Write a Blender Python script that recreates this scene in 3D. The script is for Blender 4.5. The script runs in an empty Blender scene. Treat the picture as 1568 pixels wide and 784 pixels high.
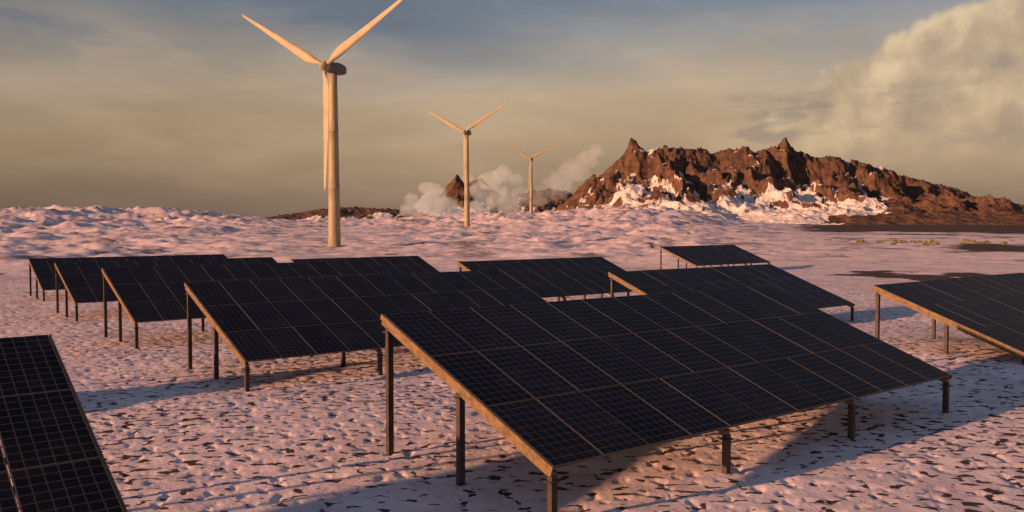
import bpy, math, random, bmesh
import numpy as np
from mathutils import Vector, Matrix
from mathutils import noise as mnoise
random.seed(3)
scene = bpy.context.scene
scene.view_settings.view_transform = 'Standard'
scene.view_settings.look = 'None'
scene.view_settings.exposure = 0
R = math.radians

# ------------------------------------------------------------ noise helpers
def _hash(ix, iy, seed):
    h = (ix.astype(np.int64) * 374761393 + iy.astype(np.int64) * 668265263 + seed * 1442695041) & 0xFFFFFFFF
    h = ((h ^ (h >> 13)) * 1274126177) & 0xFFFFFFFF
    return (h ^ (h >> 16)) & 0xFFFFFFFF
def perlin(x, y, seed=0):
    x0 = np.floor(x); y0 = np.floor(y)
    fx = x - x0; fy = y - y0
    def g(ix, iy, dx, dy):
        a = _hash(ix, iy, seed) * (2 * math.pi / 4294967296.0)
        return np.cos(a) * dx + np.sin(a) * dy
    u = fx * fx * fx * (fx * (fx * 6 - 15) + 10)
    v = fy * fy * fy * (fy * (fy * 6 - 15) + 10)
    a = g(x0, y0, fx, fy); b = g(x0 + 1, y0, fx - 1, fy)
    c = g(x0, y0 + 1, fx, fy - 1); d = g(x0 + 1, y0 + 1, fx - 1, fy - 1)
    return ((a + u * (b - a)) * (1 - v) + (c + u * (d - c)) * v) * 1.5
def fbm(x, y, o=4, seed=0, gain=0.5):
    s = 0; a = 1
    for i in range(o):
        s = s + a * perlin(x, y, seed + i); x = x * 2.03 + 7.1; y = y * 2.03 + 3.3; a *= gain
    return s
def ridged(x, y, o=5, seed=0, gain=0.55):
    s = 0; a = 1; t = 0; w = 1.0
    for i in range(o):
        n = 1 - np.abs(perlin(x, y, seed + i)); n = n * n
        s = s + a * n * w; t += a
        w = np.clip(n * 1.5, 0, 1)
        x = x * 2.1 + 5.2; y = y * 2.1 + 1.7; a *= gain
    return s / t
def sst(a, b, x):
    t = np.clip((x - a) / (b - a), 0, 1); return t * t * (3 - 2 * t)

# ------------------------------------------------------------ material helpers
def new_mat(name):
    m = bpy.data.materials.new(name); m.use_nodes = True
    nt = m.node_tree; b = nt.nodes['Principled BSDF']
    return m, nt, b
class NB:
    def __init__(s, nt, dim='3D'): s.nt = nt; s.dim = dim
    def n(s, t, **kw):
        nd = s.nt.nodes.new(t)
        for k, v in kw.items(): setattr(nd, k, v)
        return nd
    def put(s, sock, v):
        if isinstance(v, bpy.types.NodeSocket): s.nt.links.new(v, sock)
        elif isinstance(v, (tuple, list)) and sock.type == 'RGBA' and len(v) == 3: sock.default_value = (*v, 1)
        else: sock.default_value = v
    def m(s, op, a, b=0.0, c=0.0, clamp=False):
        nd = s.n('ShaderNodeMath', operation=op); nd.use_clamp = clamp
        s.put(nd.inputs[0], a); s.put(nd.inputs[1], b); s.put(nd.inputs[2], c)
        return nd.outputs[0]
    def vm(s, op, a, b):
        nd = s.n('ShaderNodeVectorMath', operation=op)
        s.put(nd.inputs[0], a); s.put(nd.inputs[1], b); return nd.outputs[0]
    def mr(s, v, a, b, c=0.0, d=1.0, smooth=True):
        nd = s.n('ShaderNodeMapRange'); nd.interpolation_type = 'SMOOTHSTEP' if smooth else 'LINEAR'
        for i, q in enumerate((v, a, b, c, d)): s.put(nd.inputs[i], q)
        return nd.outputs[0]
    def mix(s, f, a, b, bt='MIX'):
        nd = s.n('ShaderNodeMix', data_type='RGBA', blend_type=bt)
        s.put(nd.inputs[0], f); s.put(nd.inputs[6], a); s.put(nd.inputs[7], b)
        return nd.outputs[2]
    def noise(s, vec, scale, detail=3.0, rough=0.5, dist=0.0):
        nd = s.n('ShaderNodeTexNoise', noise_dimensions=s.dim)
        if vec is not None: s.put(nd.inputs['Vector'], vec)
        nd.inputs['Scale'].default_value = scale; nd.inputs['Detail'].default_value = detail
        nd.inputs['Roughness'].default_value = rough; nd.inputs['Distortion'].default_value = dist
        return nd.outputs[0]
    def ramp(s, f, stops):
        nd = s.n('ShaderNodeValToRGB'); e = nd.color_ramp.elements
        while len(e) < len(stops): e.new(0.5)
        for el, (p, c) in zip(e, stops): el.position = p; el.color = (*c, 1)
        s.put(nd.inputs[0], f); return nd.outputs[0]

def mesh_obj(name, verts, faces, mat=None, smooth=False, parent=None):
    me = bpy.data.meshes.new(name)
    me.from_pydata([tuple(v) for v in verts], [], faces); me.update()
    ob = bpy.data.objects.new(name, me); scene.collection.objects.link(ob)
    if mat: me.materials.append(mat)
    if smooth: me.polygons.foreach_set('use_smooth', [True] * len(me.polygons))
    if parent: ob.parent = parent
    return ob
def np_grid(name, V, F, mat):
    me = bpy.data.meshes.new(name)
    me.vertices.add(len(V)); me.vertices.foreach_set('co', V.astype(np.float32).ravel())
    me.loops.add(F.size); me.loops.foreach_set('vertex_index', F.astype(np.int32).ravel())
    me.polygons.add(len(F)); me.polygons.foreach_set('loop_start', np.arange(0, F.size, 4, dtype=np.int32))
    me.polygons.foreach_set('loop_total', np.full(len(F), 4, dtype=np.int32))
    me.update(calc_edges=True)
    me.polygons.foreach_set('use_smooth', np.ones(len(F), dtype=bool))
    me.materials.append(mat)
    ob = bpy.data.objects.new(name, me); scene.collection.objects.link(ob)
    return ob

# ------------------------------------------------------------ terrain
def terrain_z(x, y):
    x = np.asarray(x, float); y = np.asarray(y, float)
    d = np.hypot(x, y) + 1e-6
    az = np.degrees(np.arctan2(x, y))
    z = -0.6 * sst(20, 55, d) - 0.3 * sst(60, 120, d)
    z = z + 0.45 * np.exp(-(((x - 17) / 7) ** 2 + ((y - 34) / 8) ** 2))
    z = z + 0.05 * fbm(x / 6, y / 6, 2, 11) * sst(3, 10, d)
    near = 1 - sst(60, 160, d)
    z = z + near * (0.016 * fbm(x / 1.1, y / 0.8, 3, 21) - 0.035 * sst(0.30, 0.55, perlin(x / 0.34, y / 0.26, 33)))
    hillmask = np.interp(az, [-180, -60, -32, -24, -20, -14, -8, -2, 4, 9, 12, 14, 17, 21, 60, 180],
                             [0.9, 0.9, 0.95, 0.9, 0.75, 0.35, 0.5, 0.7, 0.9, 1.0, 0.8, 0.45, 0.22, 0.05, 0.1, 0.9])
    rise = 13.0 * sst(230, 820, d) * hillmask * (1 - sst(1300, 2100, d))
    rise = rise * (1 + 0.5 * fbm(x / 170, y / 400, 2, 45))
    wx = x + 18 * fbm(x / 90, y / 90, 3, 41); wy = y + 18 * fbm(x / 90, y / 90, 3, 47)
    lump = (ridged(wx / 75, wy / 55, 5, 51, 0.5) - 0.42)
    z = z + rise + lump * (12 * sst(280, 750, d) + 1.8 * sst(90, 240, d)) * hillmask * (1 - sst(1300, 2100, d))
    z = z + 1.0 * sst(75, 200, d) * fbm(x / 15, y / 11, 4, 61) * (0.35 + hillmask) * (1 - sst(1300, 2100, d))
    return z

ang_d = np.linspace(R(-40), R(40), 720)
ang_b = np.linspace(R(40), R(320), 130)[1:-1]
ang = np.concatenate([ang_d, ang_b])
rad = np.concatenate([np.geomspace(0.6, 8, 22)[:-1], np.geomspace(8, 60, 330)[:-1],
                      np.geomspace(60, 1500, 360)[:-1], np.geomspace(1500, 12000, 50)])
AA, RR = np.meshgrid(ang, rad)
X = RR * np.sin(AA); Y = RR * np.cos(AA)
Z = terrain_z(X, Y)
nr, na = X.shape
V = np.stack([X.ravel(), Y.ravel(), Z.ravel()], 1)
i = np.arange(nr - 1)[:, None]; j = np.arange(na)[None, :]; jn = (j + 1) % na
F = np.stack([(i * na + j), (i * na + jn), ((i + 1) * na + jn), ((i + 1) * na + j)], -1).reshape(-1, 4)[:, ::-1]

snow, nt, bs = new_mat('snow_ground_mat'); N = NB(nt, '2D')
geo = N.n('ShaderNodeNewGeometry'); pos = geo.outputs['Position']
mp = N.n('ShaderNodeMapping'); nt.links.new(pos, mp.inputs[0]); mp.inputs['Scale'].default_value = (0.75, 1.15, 1.0); mp.inputs['Rotation'].default_value = (0, 0, R(-12))
n1 = N.noise(mp.outputs[0], 3.9, 2, 0.45, 0.2)
n2 = N.noise(mp.outputs[0], 0.20, 2, 0.5)
n3 = N.noise(mp.outputs[0], 11.0, 2, 0.6)
thr = N.mr(n2, 0.35, 0.65, 0.635, 0.565)
e = N.m('ADD', n1, N.m('MULTIPLY', N.m('SUBTRACT', n3, 0.5), 0.10))
spots = N.mr(N.m('SUBTRACT', e, thr), 0.0, 0.05)
dist = N.n('ShaderNodeVectorMath', operation='LENGTH'); nt.links.new(pos, dist.inputs[0])
dl = dist.outputs['Value']
spots = N.m('MULTIPLY', spots, N.mr(dl, 30, 120, 1.0, 0.35))
big = N.noise(pos, 0.055, 5, 0.62, 0.6)
bigm = N.m('MULTIPLY', N.mr(big, 0.54, 0.66), N.mr(dl, 60, 150, 0.0, 0.65))
att = N.n('ShaderNodeAttribute', attribute_name='bare')
mask = N.m('MAXIMUM', spots, bigm)
mask = N.m('MAXIMUM', mask, att.outputs['Fac'], clamp=True)
nm = N.noise(pos, 0.7, 4, 0.6)
snowc = N.mix(N.mr(nm, 0.3, 0.7), (0.88, 0.70, 0.68), (0.70, 0.55, 0.54))
dirtc = N.mix(n3, (0.035, 0.022, 0.020), (0.11, 0.068, 0.054))
nt.links.new(N.mix(mask, snowc, dirtc), bs.inputs['Base Color'])
bs.inputs['Roughness'].default_value = 0.85
bs.inputs['Specular IOR Level'].default_value = 0.12
bmp = N.n('ShaderNodeBump'); bmp.inputs['Strength'].default_value = 0.45; bmp.inputs['Distance'].default_value = 0.05
hh = N.m('SUBTRACT', N.m('ADD', N.m('MULTIPLY', n3, 0.5), nm), N.m('MULTIPLY', spots, 0.6))
nt.links.new(hh, bmp.inputs['Height']); nt.links.new(bmp.outputs[0], bs.inputs['Normal'])
ground = np_grid('snow_ground', V, F, snow)
az = np.degrees(np.arctan2(X, Y)); dd = np.hypot(X, Y)
nn = fbm(X / 60, Y / 60, 4, 71); nf = fbm(X / 9, Y / 9, 4, 75)
bare = sst(18.0, 19.5, az + 1.2 * nn) * sst(420, 520, dd + 120 * nn)
bare = np.maximum(bare, sst(-0.1, 0.1, nf + 1.5 * np.exp(-(((X - 46) / 9) ** 2 + ((Y - 92) / 10) ** 2)) - 0.9))
bare = np.maximum(bare, sst(26.5, 27.5, az + 0.8 * nf) * sst(185, 200, dd + 6 * nf) * (1 - sst(250, 275, dd)))
bare = np.clip(bare, 0, 1) * (1 - sst(70, 180, np.abs(az)))
a = ground.data.attributes.new('bare', 'FLOAT', 'POINT'); a.data.foreach_set('value', bare.astype(np.float32).ravel())

# ------------------------------------------------------------ mountains
def rock_mat(name, rock1, rock2, snowlo, snowhi):
    m, nt, b = new_mat(name); N = NB(nt)
    g = N.n('ShaderNodeNewGeometry'); pos = g.outputs['Position']
    s = N.n('ShaderNodeSeparateXYZ'); nt.links.new(g.outputs['Normal'], s.inputs[0])
    n1 = N.noise(pos, 0.012, 6, 0.65, 0.5); n2 = N.noise(pos, 0.05, 5, 0.65)
    rock = N.mix(N.mr(n2, 0.3, 0.7), rock1, rock2)
    at = N.n('ShaderNodeAttribute', attribute_name='snow')
    f = N.m('ADD', s.outputs[2], N.m('MULTIPLY', N.m('SUBTRACT', n1, 0.5), 0.35))
    f = N.m('ADD', f, N.m('MULTIPLY', N.m('SUBTRACT', n2, 0.5), 0.35))
    f = N.m('ADD', f, at.outputs['Fac'])
    sn = N.mr(f, snowlo, snowhi)
    nt.links.new(N.mix(sn, rock, (0.80, 0.68, 0.62)), b.inputs['Base Color'])
    b.inputs['Roughness'].default_value = 0.95; b.inputs['Specular IOR Level'].default_value = 0.1
    bp = N.n('ShaderNodeBump'); bp.inputs['Strength'].default_value = 0.8; bp.inputs['Distance'].default_value = 12
    nt.links.new(N.m('ADD', n1, n2), bp.inputs['Height']); nt.links.new(bp.outputs[0], b.inputs['Normal'])
    return m
def mountain(name, D, front, back, prof, mat, seed, nx=620, ny=300, amp=0.34, sc=150.0, bias=0.0):
    px = np.array([p[0] for p in prof], float); pz = np.array([p[1] for p in prof], float)
    xs = np.linspace(px[0] - 60, px[-1] + 60, nx); ys = np.linspace(D - front - 150, D + back, ny)
    X, Y = np.meshgrid(xs, ys)
    prof_h = np.interp(X + 10 * fbm(X / 60, Y / 60, 3, seed + 5), px, pz, left=-5, right=-5)
    k = np.ones(61) / 61
    sm = np.convolve(np.pad(np.interp(xs, px, pz, left=-5, right=-5), 30, mode='edge'), k, 'valid')
    prof_s = np.broadcast_to(sm, X.shape)
    ridge = D + 60 * fbm(X / 300, X * 0, 3, seed + 1)
    t = np.where(Y < ridge, (ridge - Y) / front, (Y - ridge) / back)
    t = np.clip(t + 0.14 * fbm(X / 150, Y / 150, 4, seed + 2) * sst(0.03, 0.3, t), 0, 1.3)
    tt = np.clip(t, 0, 1)
    base = prof_h * (1 - sst(0.0, 0.22, tt)) + prof_s * sst(0.0, 0.22, tt)
    cross = 0.70 * (1 - tt) ** 1.2 + 0.30 * (1 - sst(0.05, 0.5, tt))
    wx = X + 45 * fbm(X / 160, Y / 160, 4, seed + 3); wy = Y + 45 * fbm(X / 160, Y / 160, 4, seed + 4)
    rg = ridged(wx / sc, wy / (sc * 1.9), 6, seed + 9, 0.55)
    z = base * cross * (1 - amp * 1.7 * (1 - rg) * sst(0.0, 0.14, tt))
    fine = ridged(wx / 45, wy / 80, 4, seed + 20)
    z = z + base * 0.12 * (fine - 0.45) * (1 - tt)
    z = z + 4.5 * fbm(X / 14, Y / 14, 3, seed + 30) * (1 - tt)
    z = z - 6 * sst(0.85, 1.15, t)
    V = np.stack([X.ravel(), Y.ravel(), z.ravel()], 1)
    i = np.arange(ny - 1)[:, None]; j = np.arange(nx - 1)[None, :]
    F = np.stack([i * nx + j, i * nx + j + 1, (i + 1) * nx + j + 1, (i + 1) * nx + j], -1).reshape(-1, 4)
    ob = np_grid(name, V, F, mat)
    streak = fbm(wx / 28, wy / 230, 4, seed + 40)
    patch = fbm(X / 190, Y / 150, 3, seed + 50)
    sa = bias + 0.55 * sst(0.22, 0.60, tt + 0.40 * patch) + 0.45 * streak * sst(0.0, 0.1, tt) + 0.62 * (0.57 - rg)
    azm = np.degrees(np.arctan2(X, Y))
    sa = sa - 1.2 * sst(22.5, 25.5, azm + 1.5 * streak) - 1.2 * sst(18, 20, azm + 2 * patch) * sst(0.70, 0.82, tt + 0.1 * patch)
    a = ob.data.attributes.new('snow', 'FLOAT', 'POINT'); a.data.foreach_set('value', sa.astype(np.float32).ravel())
    return ob
main = [(90, -5), (130, 40), (190, 95), (230, 135), (285, 160), (322, 190), (338, 225), (352, 252), (366, 240), (392, 218), (440, 220),
        (500, 222), (560, 226), (600, 220), (640, 226), (690, 226), (735, 210), (765, 216), (790, 236), (806, 250), (828, 232), (855, 212), (915, 200), (960, 200),
        (1015, 190), (1060, 182), (1115, 165), (1170, 150), (1215, 134), (1290, 108), (1370, 82), (1450, 66), (1540, 58), (1700, 50), (1950, 30), (2100, -5)]
m_rock = rock_mat('mountain_rock_mat', (0.185, 0.100, 0.064), (0.075, 0.045, 0.035), 0.92, 1.02)
mountain('rocky_mountain', 2600, 760, 600, main, m_rock, 100)
dist_p = [(-470, -5), (-400, 50), (-330, 70), (-290, 110), (-250, 160), (-222, 190), (-190, 165), (-150, 170), (-125, 185), (-95, 150), (-40, 110), (20, 115), (90, 130), (150, 140), (240, 120), (330, 60), (430, -5)]
mountain('distant_mountain', 3500, 600, 500, dist_p, m_rock, 200, 260, 140, 0.3, 130, -0.1)
low = [(-1150, -5), (-1000, 14), (-850, 36), (-740, 54), (-600, 62), (-480, 56), (-380, 48), (-250, 20), (-100, -5)]
mountain('distant_hill', 3300, 450, 400, low, m_rock, 300, 260, 90, 0.2, 130, -0.3)

# ------------------------------------------------------------ solar tables
cell, nt, bs = new_mat('solar_cell_mat'); N = NB(nt)
uv = N.n('ShaderNodeUVMap'); s = N.n('ShaderNodeSeparateXYZ'); nt.links.new(uv.outputs[0], s.inputs[0])
def edge(v, n, w):
    f = N.m('FRACT', N.m('MULTIPLY', v, n)); d = N.m('MINIMUM', f, N.m('SUBTRACT', 1.0, f))
    return N.m('LESS_THAN', d, w)
fu = N.m('FRACT', s.outputs[0]); fv = N.m('FRACT', s.outputs[1])
lines = N.m('MAXIMUM', edge(fu, 6, 0.05), edge(fv, 10, 0.05))
rim = N.m('MAXIMUM', N.m('GREATER_THAN', N.m('ABSOLUTE', N.m('SUBTRACT', fu, 0.5)), 0.482), N.m('GREATER_THAN', N.m('ABSOLUTE', N.m('SUBTRACT', fv, 0.5)), 0.490))
wn = N.n('ShaderNodeTexWhiteNoise', noise_dimensions='2D')
fl = N.n('ShaderNodeVectorMath', operation='FLOOR'); nt.links.new(uv.outputs[0], fl.inputs[0]); nt.links.new(fl.outputs[0], wn.inputs['Vector'])
gpos = N.n('ShaderNodeNewGeometry').outputs['Position']
cc = N.mix(wn.outputs['Value'], (0.004, 0.004, 0.006), (0.010, 0.009, 0.013))
cc = N.mix(lines, cc, (0.055, 0.048, 0.054))
cc = N.mix(rim, cc, (0.12, 0.095, 0.085))
dust = N.mr(N.noise(gpos, 1.3, 3, 0.6), 0.45, 0.8, 0.0, 0.03)
cc = N.mix(dust, cc, (0.4, 0.34, 0.32))
nt.links.new(cc, bs.inputs['Base Color'])
bs.inputs['Roughness'].default_value = 0.42; bs.inputs['Specular IOR Level'].default_value = 0.04

def metal(name, c1, c2, rough, spec=0.4, scale=3.0):
    m, nt, b = new_mat(name); N = NB(nt)
    g = N.n('ShaderNodeNewGeometry')
    n = N.noise(g.outputs['Position'], scale, 4, 0.65)
    nt.links.new(N.mix(N.mr(n, 0.3, 0.7), c1, c2), b.inputs['Base Color'])
    b.inputs['Roughness'].default_value = rough; b.inputs['Specular IOR Level'].default_value = spec
    return m
m_beam = metal('beam_mat', (0.25, 0.155, 0.080), (0.13, 0.08, 0.042), 0.7, 0.3, 6.0)
m_post = metal('post_mat', (0.085, 0.060, 0.048), (0.04, 0.030, 0.027), 0.6, 0.3)
m_back = metal('panel_back_mat', (0.08, 0.07, 0.065), (0.05, 0.045, 0.045), 0.7, 0.2)

TILT = R(20); LOW = 0.93; SL = 6.0; MW = 1.15; MH = 2.0
ct, st = math.cos(TILT), math.sin(TILT)
def box_pts(o, ex, ey, ez):
    o, ex, ey, ez = map(Vector, (o, ex, ey, ez))
    return [o, o + ex, o + ex + ey, o + ey, o + ez, o + ex + ez, o + ex + ey + ez, o + ey + ez]
BF = [(0, 3, 2, 1), (4, 5, 6, 7), (0, 1, 5, 4), (1, 2, 6, 5), (2, 3, 7, 6), (3, 0, 4, 7)]
class Acc:
    def __init__(s): s.v = []; s.f = []
    def box(s, o, ex, ey, ez):
        n = len(s.v); s.v += box_pts(o, ex, ey, ez); s.f += [tuple(n + q for q in f) for f in BF]
ANG = R(38)
U = Vector((math.cos(ANG), math.sin(ANG), 0)); Vd = Vector((-math.sin(ANG), math.cos(ANG), 0))
def solar_table(bx, by, z0, cols=12):
    root = bpy.data.objects.new('solar_panel_array', None); scene.collection.objects.link(root)
    root.location = (bx, by, z0); root.rotation_euler = (0, 0, ANG)
    L = cols * MW
    S = Vector((0, ct, st)); Nn = Vector((0, -st, ct)); base = Vector((0, 0, LOW))
    v = []; f = []; uvs = []
    for c in range(cols):
        for r in range(3):
            g = 0.010
            jit = random.uniform(-0.004, 0.004)
            o = base + Vector((c * MW + g, 0, 0)) + S * (r * MH + g) + Nn * jit
            ex = Vector((MW - 2 * g, 0, 0)); ey = S * (MH - 2 * g); ez = Nn * 0.045
            n = len(v); v += box_pts(o, ex, ey, ez)
            for k, q in enumerate(BF):
                f.append(tuple(n + a_ for a_ in q))
                if k == 1: uvs += [(c + .003, r + .003), (c + .997, r + .003), (c + .997, r + .997), (c + .003, r + .997)]
                else: uvs += [(c + .001, r + .001)] * 4
    ob = mesh_obj('panels', v, f, cell, parent=root)
    uvl = ob.data.uv_layers.new(name='UVMap')
    for k, q in enumerate(uvs): uvl.data[k].uv = q
    A = Acc()
    nb = max(1, round(L / 4.6)); sp_ = (L - 0.12) / nb
    for i_ in range(nb + 1):
        x = i_ * sp_
        A.box(base + Vector((x, 0, 0)) + S * 0.02 - Nn * 0.195, Vector((0.12, 0, 0)), S * (SL - 0.04), Nn * 0.115)
    for x in (-0.035, L + 0.003):
        A.box(base + Vector((x, 0, 0)) - S * 0.01 - Nn * 0.075, Vector((0.032, 0, 0)), S * (SL + 0.02), Nn * 0.115)
    mesh_obj('rafters', A.v, A.f, m_beam, parent=root)
    P = Acc()
    for q in (0.35, 1.65, 2.35, 3.65, 4.35, 5.65):
        P.box(base + Vector((0.003, 0, 0)) + S * q - Nn * 0.078, Vector((L - 0.006, 0, 0)), S * 0.06, Nn * 0.074)
    mesh_obj('purlins', P.v, P.f, m_back, parent=root)
    Q = Acc()
    for i_ in range(nb + 1):
        x = i_ * sp_
        for q in (0.10, 2.95, 5.80):
            top = LOW + q * st - 0.195 / ct + 0.03
            y = q * ct
            P0 = Vector((bx, by, 0)) + U * x + Vd * y
            gz = float(terrain_z(P0.x, P0.y)) - z0 - 0.3
            Q.box((x - 0.003, y - 0.06, gz), (0.126, 0, 0), (0, 0.12, 0), (0, 0, top - gz))
            Q.box((x - 0.05, y - 0.10, top - 0.10), (0.22, 0, 0), (0, 0.20, 0), (0, 0, 0.02))
    mesh_obj('posts', Q.v, Q.f, m_post, parent=root)
    return root

T = [(0.68, 14.07, 0.0, 12), (-8.0, 25.8, -0.15, 12), (8.48, 40.1, -0.6, 12), (-15.95, 36.4, -0.2, 12),
     (-24.5, 48.3, -0.5, 12), (-33.4, 61.3, -0.8, 13), (-13.7, 62.5, -0.9, 10), (0.0, 50.9, -0.55, 11),
     (20.9, 97.5, -0.9, 12), (17.7, 29.5, -0.5, 12)]
for t in T: solar_table(*t)
L12 = 12 * MW
c11 = Vector((-4.7, 10.7, 0)) - U * L12; solar_table(c11.x, c11.y, 0.0, 12)
c12 = Vector((-15.1, 20.3, 0)) - U * L12; solar_table(c12.x, c12.y, -0.1, 12)

# ------------------------------------------------------------ wind turbines
m_turb = metal('turbine_paint_mat', (0.42, 0.34, 0.20), (0.33, 0.265, 0.155), 0.5, 0.3, 0.35)
m_nac = metal('nacelle_mat', (0.15, 0.145, 0.15), (0.10, 0.10, 0.11), 0.5, 0.4, 0.8)
def lathe(prof, seg=40):
    v = []; f = []
    for r, z in prof:
        for k in range(seg):
            a_ = 2 * math.pi * k / seg; v.append((r * math.cos(a_), r * math.sin(a_), z))
    for i_ in range(len(prof) - 1):
        for k in range(seg):
            k2 = (k + 1) % seg; f.append((i_ * seg + k, i_ * seg + k2, (i_ + 1) * seg + k2, (i_ + 1) * seg + k))
    f.append(tuple(range(seg - 1, -1, -1))); f.append(tuple((len(prof) - 1) * seg + k for k in range(seg)))
    return v, f
def blade(Rb):
    v = []; f = []; n = 18
    for r, ch, th, tw in [(0.5, 1.0, 1.0, 20), (1.6, 1.05, 0.95, 20), (3.0, 1.6, 0.62, 18), (5.0, 2.25, 0.34, 14), (8, 2.05, 0.25, 10), (12, 1.7, 0.2, 6), (16, 1.38, 0.18, 4), (20, 1.05, 0.16, 2), (24, 0.72, 0.15, 1), (26.2, 0.45, 0.14, 0), (27, 0.12, 0.14, 0)]:
        r = r * Rb / 27.0; tw = R(tw)
        for k in range(n):
            a_ = 2 * math.pi * k / n
            cx = math.cos(a_) * 0.5 * ch; cy = math.sin(a_) * 0.5 * ch * th
            if th < 0.9:
                cx -= 0.18 * ch; cy *= (0.6 + 0.5 * math.cos(a_)) if cx < 0 else 1.0
            x = cx * math.cos(tw) - cy * math.sin(tw); y = cx * math.sin(tw) + cy * math.cos(tw)
            v.append((x, y - 0.0006 * r * r, r))
    m_ = len(v) // n
    for i_ in range(m_ - 1):
        for k in range(n):
            k2 = (k + 1) % n; f.append((i_ * n + k, i_ * n + k2, (i_ + 1) * n + k2, (i_ + 1) * n + k))
    f.append(tuple(range(n - 1, -1, -1))); f.append(tuple((m_ - 1) * n + k for k in range(n)))
    return v, f
def turbine(x, y, hub_z, Rb, yaw, rot, sc=1.0):
    gz = float(terrain_z(x, y)) - 0.3
    root = bpy.data.objects.new('wind_turbine', None); scene.collection.objects.link(root)
    root.location = (x, y, gz); root.rotation_euler = (0, 0, R(yaw))
    H = hub_z - gz
    prof = [(1.75, 0), (1.75, 0.5), (1.5, 0.52)]
    for k in range(1, 13):
        t = k / 12; prof.append((1.5 - 0.55 * t, 0.52 + (H - 1.9) * t))
        if k in (4, 8): prof += [(1.5 - 0.55 * t + 0.05, 0.55 + (H - 1.9) * t), (1.5 - 0.55 * t + 0.05, 0.8 + (H - 1.9) * t), (1.5 - 0.55 * t, 0.82 + (H - 1.9) * t)]
    v, f = lathe(prof); mesh_obj('tower', v, f, m_turb, True, root)
    v = []; f = []; n = 24
    secs = [(-2.3, 0.7), (-2.1, 1.0), (-1.2, 1.25), (0.5, 1.4), (2.0, 1.4), (3.2, 1.2), (4.0, 0.95), (4.3, 0.6)]
    for yy, r in secs:
        for k in range(n):
            a_ = 2 * math.pi * k / n; c_, s_ = math.cos(a_), math.sin(a_)
            e_ = (abs(c_) ** 4 + abs(s_) ** 4) ** -0.25
            v.append((r * c_ * e_ * 0.95, yy, H + r * s_ * e_ * 1.0))
    for i_ in range(len(secs) - 1):
        for k in range(n):
            k2 = (k + 1) % n; f.append((i_ * n + k, (i_ + 1) * n + k, (i_ + 1) * n + k2, i_ * n + k2))
    f.append(tuple(range(n))); f.append(tuple((len(secs) - 1) * n + k for k in range(n - 1, -1, -1)))
    mesh_obj('nacelle', v, f, m_nac, True, root)
    v, f = lathe([(1.15, 0), (1.2, 0.5), (1.15, 1.1), (0.9, 1.7), (0.5, 2.1), (0.12, 2.3)], 28)
    hub = mesh_obj('hub', v, f, m_turb, True, root)
    hub.location = (0, -2.35, H); hub.rotation_euler = (R(90), 0, 0)
    for k in range(3):
        v, f = blade(Rb); b = mesh_obj('blade_%d' % (k + 1), v, f, m_turb, True, root)
        b.location = (0, -3.1, H); b.rotation_euler = (0, R(rot + 120 * k), 0)
    return root
turbine(-42.8, 208, 41.8, 29.5, -27, 180)
turbine(-23.3, 447, 51.2, 27.0, -20, 180)
turbine(16.2, 726, 58.0, 28, -10, 184)

# ------------------------------------------------------------ low shrubs on the plain
m_shrub = metal('shrub_mat', (0.30, 0.26, 0.12), (0.20, 0.17, 0.08), 0.9, 0.1, 2.0)
v = []; f = []
for k in range(26):
    cx = random.uniform(98, 136); cy = 240 + random.gauss(0, 9); gz = float(terrain_z(cx, cy)); rr = random.uniform(0.4, 1.2)
    for q in range(60):
        th = random.uniform(0, 6.28); ph = random.uniform(0, 1.4); r = rr * random.uniform(0.4, 1)
        p = Vector((cx + 1.5 * r * math.cos(th) * math.cos(ph), cy + 1.2 * r * math.sin(th) * math.cos(ph), gz + r * math.sin(ph) * 0.9))
        a1 = Vector([random.uniform(-1, 1) for _ in range(3)]).normalized() * 0.18; a2 = Vector([random.uniform(-1, 1) for _ in range(3)]).normalized() * 0.18
        n = len(v); v += [p - a1 - a2, p + a1 - a2, p + a1 + a2, p - a1 + a2]; f.append((n, n + 1, n + 2, n + 3))
mesh_obj('shrubs', v, f, m_shrub)

# ------------------------------------------------------------ geothermal steam (billowing puffs, homogeneous volume)
def steam(c, puffs, dens, seed):
    rnd = random.Random(seed)
    bm = bmesh.new()
    for (ox, oz, r) in puffs:
        oy = rnd.uniform(-40, 40)
        res = bmesh.ops.create_icosphere(bm, subdivisions=4, radius=1.0)
        for vt in res['verts']:
            d = vt.co.normalized()
            q = d * 1.6 + Vector((ox * .07, oy * .07, oz * .07 + seed))
            k = 1 + 0.55 * mnoise.noise(q) + 0.38 * abs(mnoise.noise(q * 2.3)) + 0.22 * abs(mnoise.noise(q * 5.1)) - 0.15
            vt.co = Vector((ox, oy, oz)) + Vector((d.x * 1.15, d.y, d.z * 0.9)) * r * k
    me = bpy.data.meshes.new('steam_cloud'); bm.to_mesh(me); bm.free()
    ob = bpy.data.objects.new('steam_cloud', me); scene.collection.objects.link(ob); ob.location = c
    rm = ob.modifiers.new('remesh', 'REMESH'); rm.mode = 'VOXEL'; rm.voxel_size = 4.0
    m = bpy.data.materials.new('steam_mat'); m.use_nodes = True; nt = m.node_tree; nt.nodes.clear()
    o = nt.nodes.new('ShaderNodeOutputMaterial'); pv = nt.nodes.new('ShaderNodeVolumeScatter')
    pv.inputs['Density'].default_value = dens; pv.inputs['Color'].default_value = (1.0, 1.0, 1.0, 1); pv.inputs['Anisotropy'].default_value = -0.45
    em = nt.nodes.new('ShaderNodeEmission'); em.inputs[0].default_value = (1.0, 0.80, 0.64, 1); em.inputs[1].default_value = dens * 0.16  # warm glow added to whiten the steam, standing in for multiply scattered light
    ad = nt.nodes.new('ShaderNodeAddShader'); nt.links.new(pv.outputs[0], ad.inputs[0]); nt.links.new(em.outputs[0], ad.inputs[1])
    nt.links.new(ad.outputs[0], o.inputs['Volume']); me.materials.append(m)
    return ob
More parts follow.
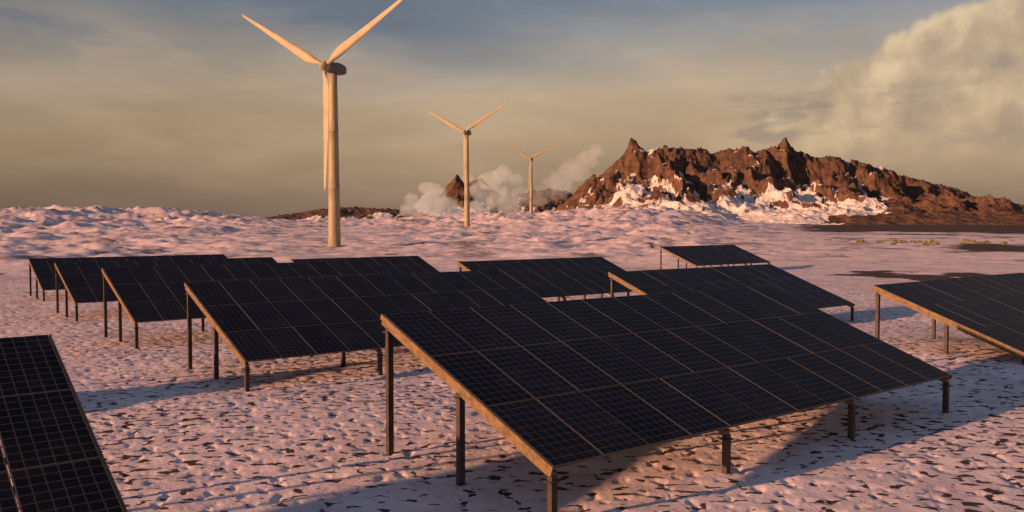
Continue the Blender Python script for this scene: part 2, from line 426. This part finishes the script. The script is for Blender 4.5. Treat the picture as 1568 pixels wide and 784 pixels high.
steam((-180, 2000, 20), [(0, 25, 30), (-34, 14, 24), (26, 24, 26), (8, 54, 20), (48, 10, 20), (-16, 64, 16), (-54, 40, 14), (-62, 12, 18)], 0.026, 1)
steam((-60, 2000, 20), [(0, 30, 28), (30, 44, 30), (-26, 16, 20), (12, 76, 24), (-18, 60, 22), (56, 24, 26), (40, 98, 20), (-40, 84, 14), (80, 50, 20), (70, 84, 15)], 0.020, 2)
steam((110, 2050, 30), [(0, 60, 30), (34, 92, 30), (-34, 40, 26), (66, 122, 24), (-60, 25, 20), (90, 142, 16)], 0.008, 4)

# ------------------------------------------------------------ world / sky
SUN_AZ = -118.0; SUN_EL = 11.0
w = bpy.data.worlds.new('World'); scene.world = w; w.use_nodes = True
try:
    w.cycles.sampling_method = 'MANUAL'; w.cycles.sample_map_resolution = 256
except Exception: pass
nt = w.node_tree; nt.nodes.clear(); N = NB(nt, '2D')
out = N.n('ShaderNodeOutputWorld'); bg = N.n('ShaderNodeBackground'); bg.inputs[1].default_value = 0.1
sky = N.n('ShaderNodeTexSky'); sky.sky_type = 'NISHITA'; sky.sun_disc = False
sky.sun_elevation = R(SUN_EL); sky.sun_rotation = R(SUN_AZ); sky.dust_density = 2.0
tc = N.n('ShaderNodeTexCoord'); dirv = tc.outputs['Generated']
s = N.n('ShaderNodeSeparateXYZ'); nt.links.new(dirv, s.inputs[0])
DEG = 57.29578
el = N.m('MULTIPLY', N.m('ARCSINE', s.outputs[2]), DEG)
azn = N.m('MULTIPLY', N.m('ARCTAN2', s.outputs[0], s.outputs[1]), DEG)
cmb = N.n('ShaderNodeCombineXYZ'); nt.links.new(N.m('MULTIPLY', azn, 0.1), cmb.inputs[0]); nt.links.new(N.m('MULTIPLY', el, 0.1), cmb.inputs[1])
P = cmb.outputs[0]
mps = N.n('ShaderNodeMapping'); nt.links.new(P, mps.inputs[0]); mps.inputs['Scale'].default_value = (0.55, 2.2, 1)
streak = N.noise(mps.outputs[0], 1.0, 4, 0.5, 0.4)
soft = N.noise(mps.outputs[0], 1.6, 4, 0.5, 0.3)
elw = N.m('ADD', el, N.m('MULTIPLY', N.m('SUBTRACT', streak, 0.5), 4.5))
grad = N.ramp(N.mr(elw, 0, 40, 0, 1, False), [(0.0, (0.245, 0.165, 0.122)), (0.06, (0.33, 0.225, 0.150)), (0.13, (0.49, 0.34, 0.205)), (0.20, (0.53, 0.395, 0.265)),
      (0.27, (0.37, 0.33, 0.295)), (0.34, (0.20, 0.235, 0.285)), (0.6, (0.125, 0.17, 0.27)), (1.0, (0.08, 0.13, 0.26))])
leftd = N.mr(azn, -32, 8, 0.74, 1.02)
bright = N.m('MULTIPLY', leftd, N.mr(soft, 0.3, 0.7, 0.92, 1.08))
grad = N.mix(1.0, grad, bright, 'MULTIPLY')
st1 = N.m('MULTIPLY', N.mr(N.noise(mps.outputs[0], 1.7, 6, 0.55, 0.3), 0.47, 0.60), N.m('MULTIPLY', N.mr(el, 6, 8.5), N.mr(el, 10.0, 12.5, 1, 0)))
st1 = N.m('MULTIPLY', st1, N.mr(azn, -16, 4, 1, 0.15))
grad = N.mix(N.m('MULTIPLY', st1, 0.6), grad, (0.44, 0.33, 0.245))
dk = N.m('MULTIPLY', N.mr(N.noise(mps.outputs[0], 0.9, 5, 0.55, 0.3), 0.40, 0.62), N.m('MULTIPLY', N.mr(el, 8.5, 12.5), N.mr(el, 18, 26, 1, 0)))
grad = N.mix(N.m('MULTIPLY', dk, N.mr(azn, -25, 15, 0.85, 0.25)), grad, (0.130, 0.150, 0.190))
# cumulus bank to the right
topl = N.m('ADD', N.mr(azn, 16.5, 22, 6.8, 10.4), N.mr(azn, 21, 34, 0, 4.6, False))
puff = N.noise(P, 2.6, 7, 0.58, 0.1)
wob = N.n('ShaderNodeTexNoise', noise_dimensions='2D'); nt.links.new(P, wob.inputs['Vector']); wob.inputs['Scale'].default_value = 6; wob.inputs['Detail'].default_value = 5
wv = N.vm('MULTIPLY', wob.outputs['Color'], (0.20, 0.20, 0.0))
def vorn(vec, sc):
    v_ = N.n('ShaderNodeTexVoronoi', voronoi_dimensions='2D'); v_.feature = 'SMOOTH_F1'; v_.inputs['Scale'].default_value = sc; v_.inputs['Smoothness'].default_value = 0.5
    nt.links.new(vec, v_.inputs['Vector']); return N.m('SUBTRACT', 1.0, v_.outputs['Distance'])
def bil(shift):
    q = N.vm('ADD', N.vm('ADD', P, wv), shift)
    return N.m('ADD', vorn(q, 2.2), N.m('MULTIPLY', vorn(q, 5.5), 0.35))
bill = bil((0.0, 0.0, 0.0)); bill2 = bil((-0.09, 0.10, 0.0))
Fv = N.m('MINIMUM', N.m('SUBTRACT', topl, el), N.m('MULTIPLY', N.m('SUBTRACT', azn, 16.6), 1.2))
Fv = N.m('ADD', Fv, N.m('ADD', N.m('MULTIPLY', N.m('SUBTRACT', puff, 0.5), 1.6), N.m('MULTIPLY', N.m('SUBTRACT', bill, 0.85), 1.7)))
depth = N.m('SUBTRACT', topl, el)
cm = N.m('MULTIPLY', N.mr(Fv, 0.0, 0.75), N.mr(el, 1.5, 7.5))
off = N.vm('ADD', P, (-0.10, 0.12, 0.0))
p2 = N.noise(off, 2.6, 7, 0.58, 0.1)
lit = N.m('ADD', N.m('MULTIPLY', N.m('SUBTRACT', puff, p2), 1.3), 0.50)
lit = N.m('ADD', lit, N.m('MULTIPLY', N.m('SUBTRACT', bill, bill2), 0.9))
lit = N.m('ADD', lit, N.mr(depth, 0, 5, 0.38, -0.15, False), clamp=True)
cc = N.ramp(lit, [(0.0, (0.37, 0.27, 0.20)), (0.5, (0.55, 0.395, 0.245)), (1.0, (0.80, 0.59, 0.35))])
col = N.mix(N.m('MULTIPLY', cm, 0.88), grad, cc)
sc_ = N.noise(mps.outputs[0], 2.6, 5, 0.55)
scm = N.m('MULTIPLY', N.mr(sc_, 0.54, 0.68), N.m('MULTIPLY', N.mr(el, 3.5, 5.5), N.mr(el, 7, 9, 1, 0)))
scm = N.m('MULTIPLY', scm, N.mr(azn, 0, 14, 0.1, 1.0))
col = N.mix(N.m('MULTIPLY', scm, 0.55), col, (0.26, 0.21, 0.19))
x10 = N.mix(1.0, col, (10.0, 10.0, 10.0), 'MULTIPLY')
fin = N.mix(N.mr(el, 14, 50, 0.94, 0.55), sky.outputs[0], x10)
nt.links.new(fin, bg.inputs[0]); nt.links.new(bg.outputs[0], out.inputs[0])

# ------------------------------------------------------------ sun
sd = bpy.data.lights.new('sun', 'SUN'); sd.energy = 7.0; sd.angle = R(0.8); sd.color = (1.0, 0.52, 0.28)
so = bpy.data.objects.new('sun', sd); scene.collection.objects.link(so)
a_ = R(SUN_AZ); e_ = R(SUN_EL)
tosun = Vector((math.sin(a_) * math.cos(e_), math.cos(a_) * math.cos(e_), math.sin(e_)))
so.rotation_euler = (-tosun).to_track_quat('-Z', 'Y').to_euler()

# ------------------------------------------------------------ camera
cd = bpy.data.cameras.new('camera'); cd.lens = 30.33; cd.sensor_width = 36; cd.clip_end = 30000; cd.clip_start = 0.1
co = bpy.data.objects.new('camera', cd); scene.collection.objects.link(co)
co.location = (0, 0, 5.0); co.rotation_euler = (R(90 - 2.25), 0, 0)
scene.camera = co
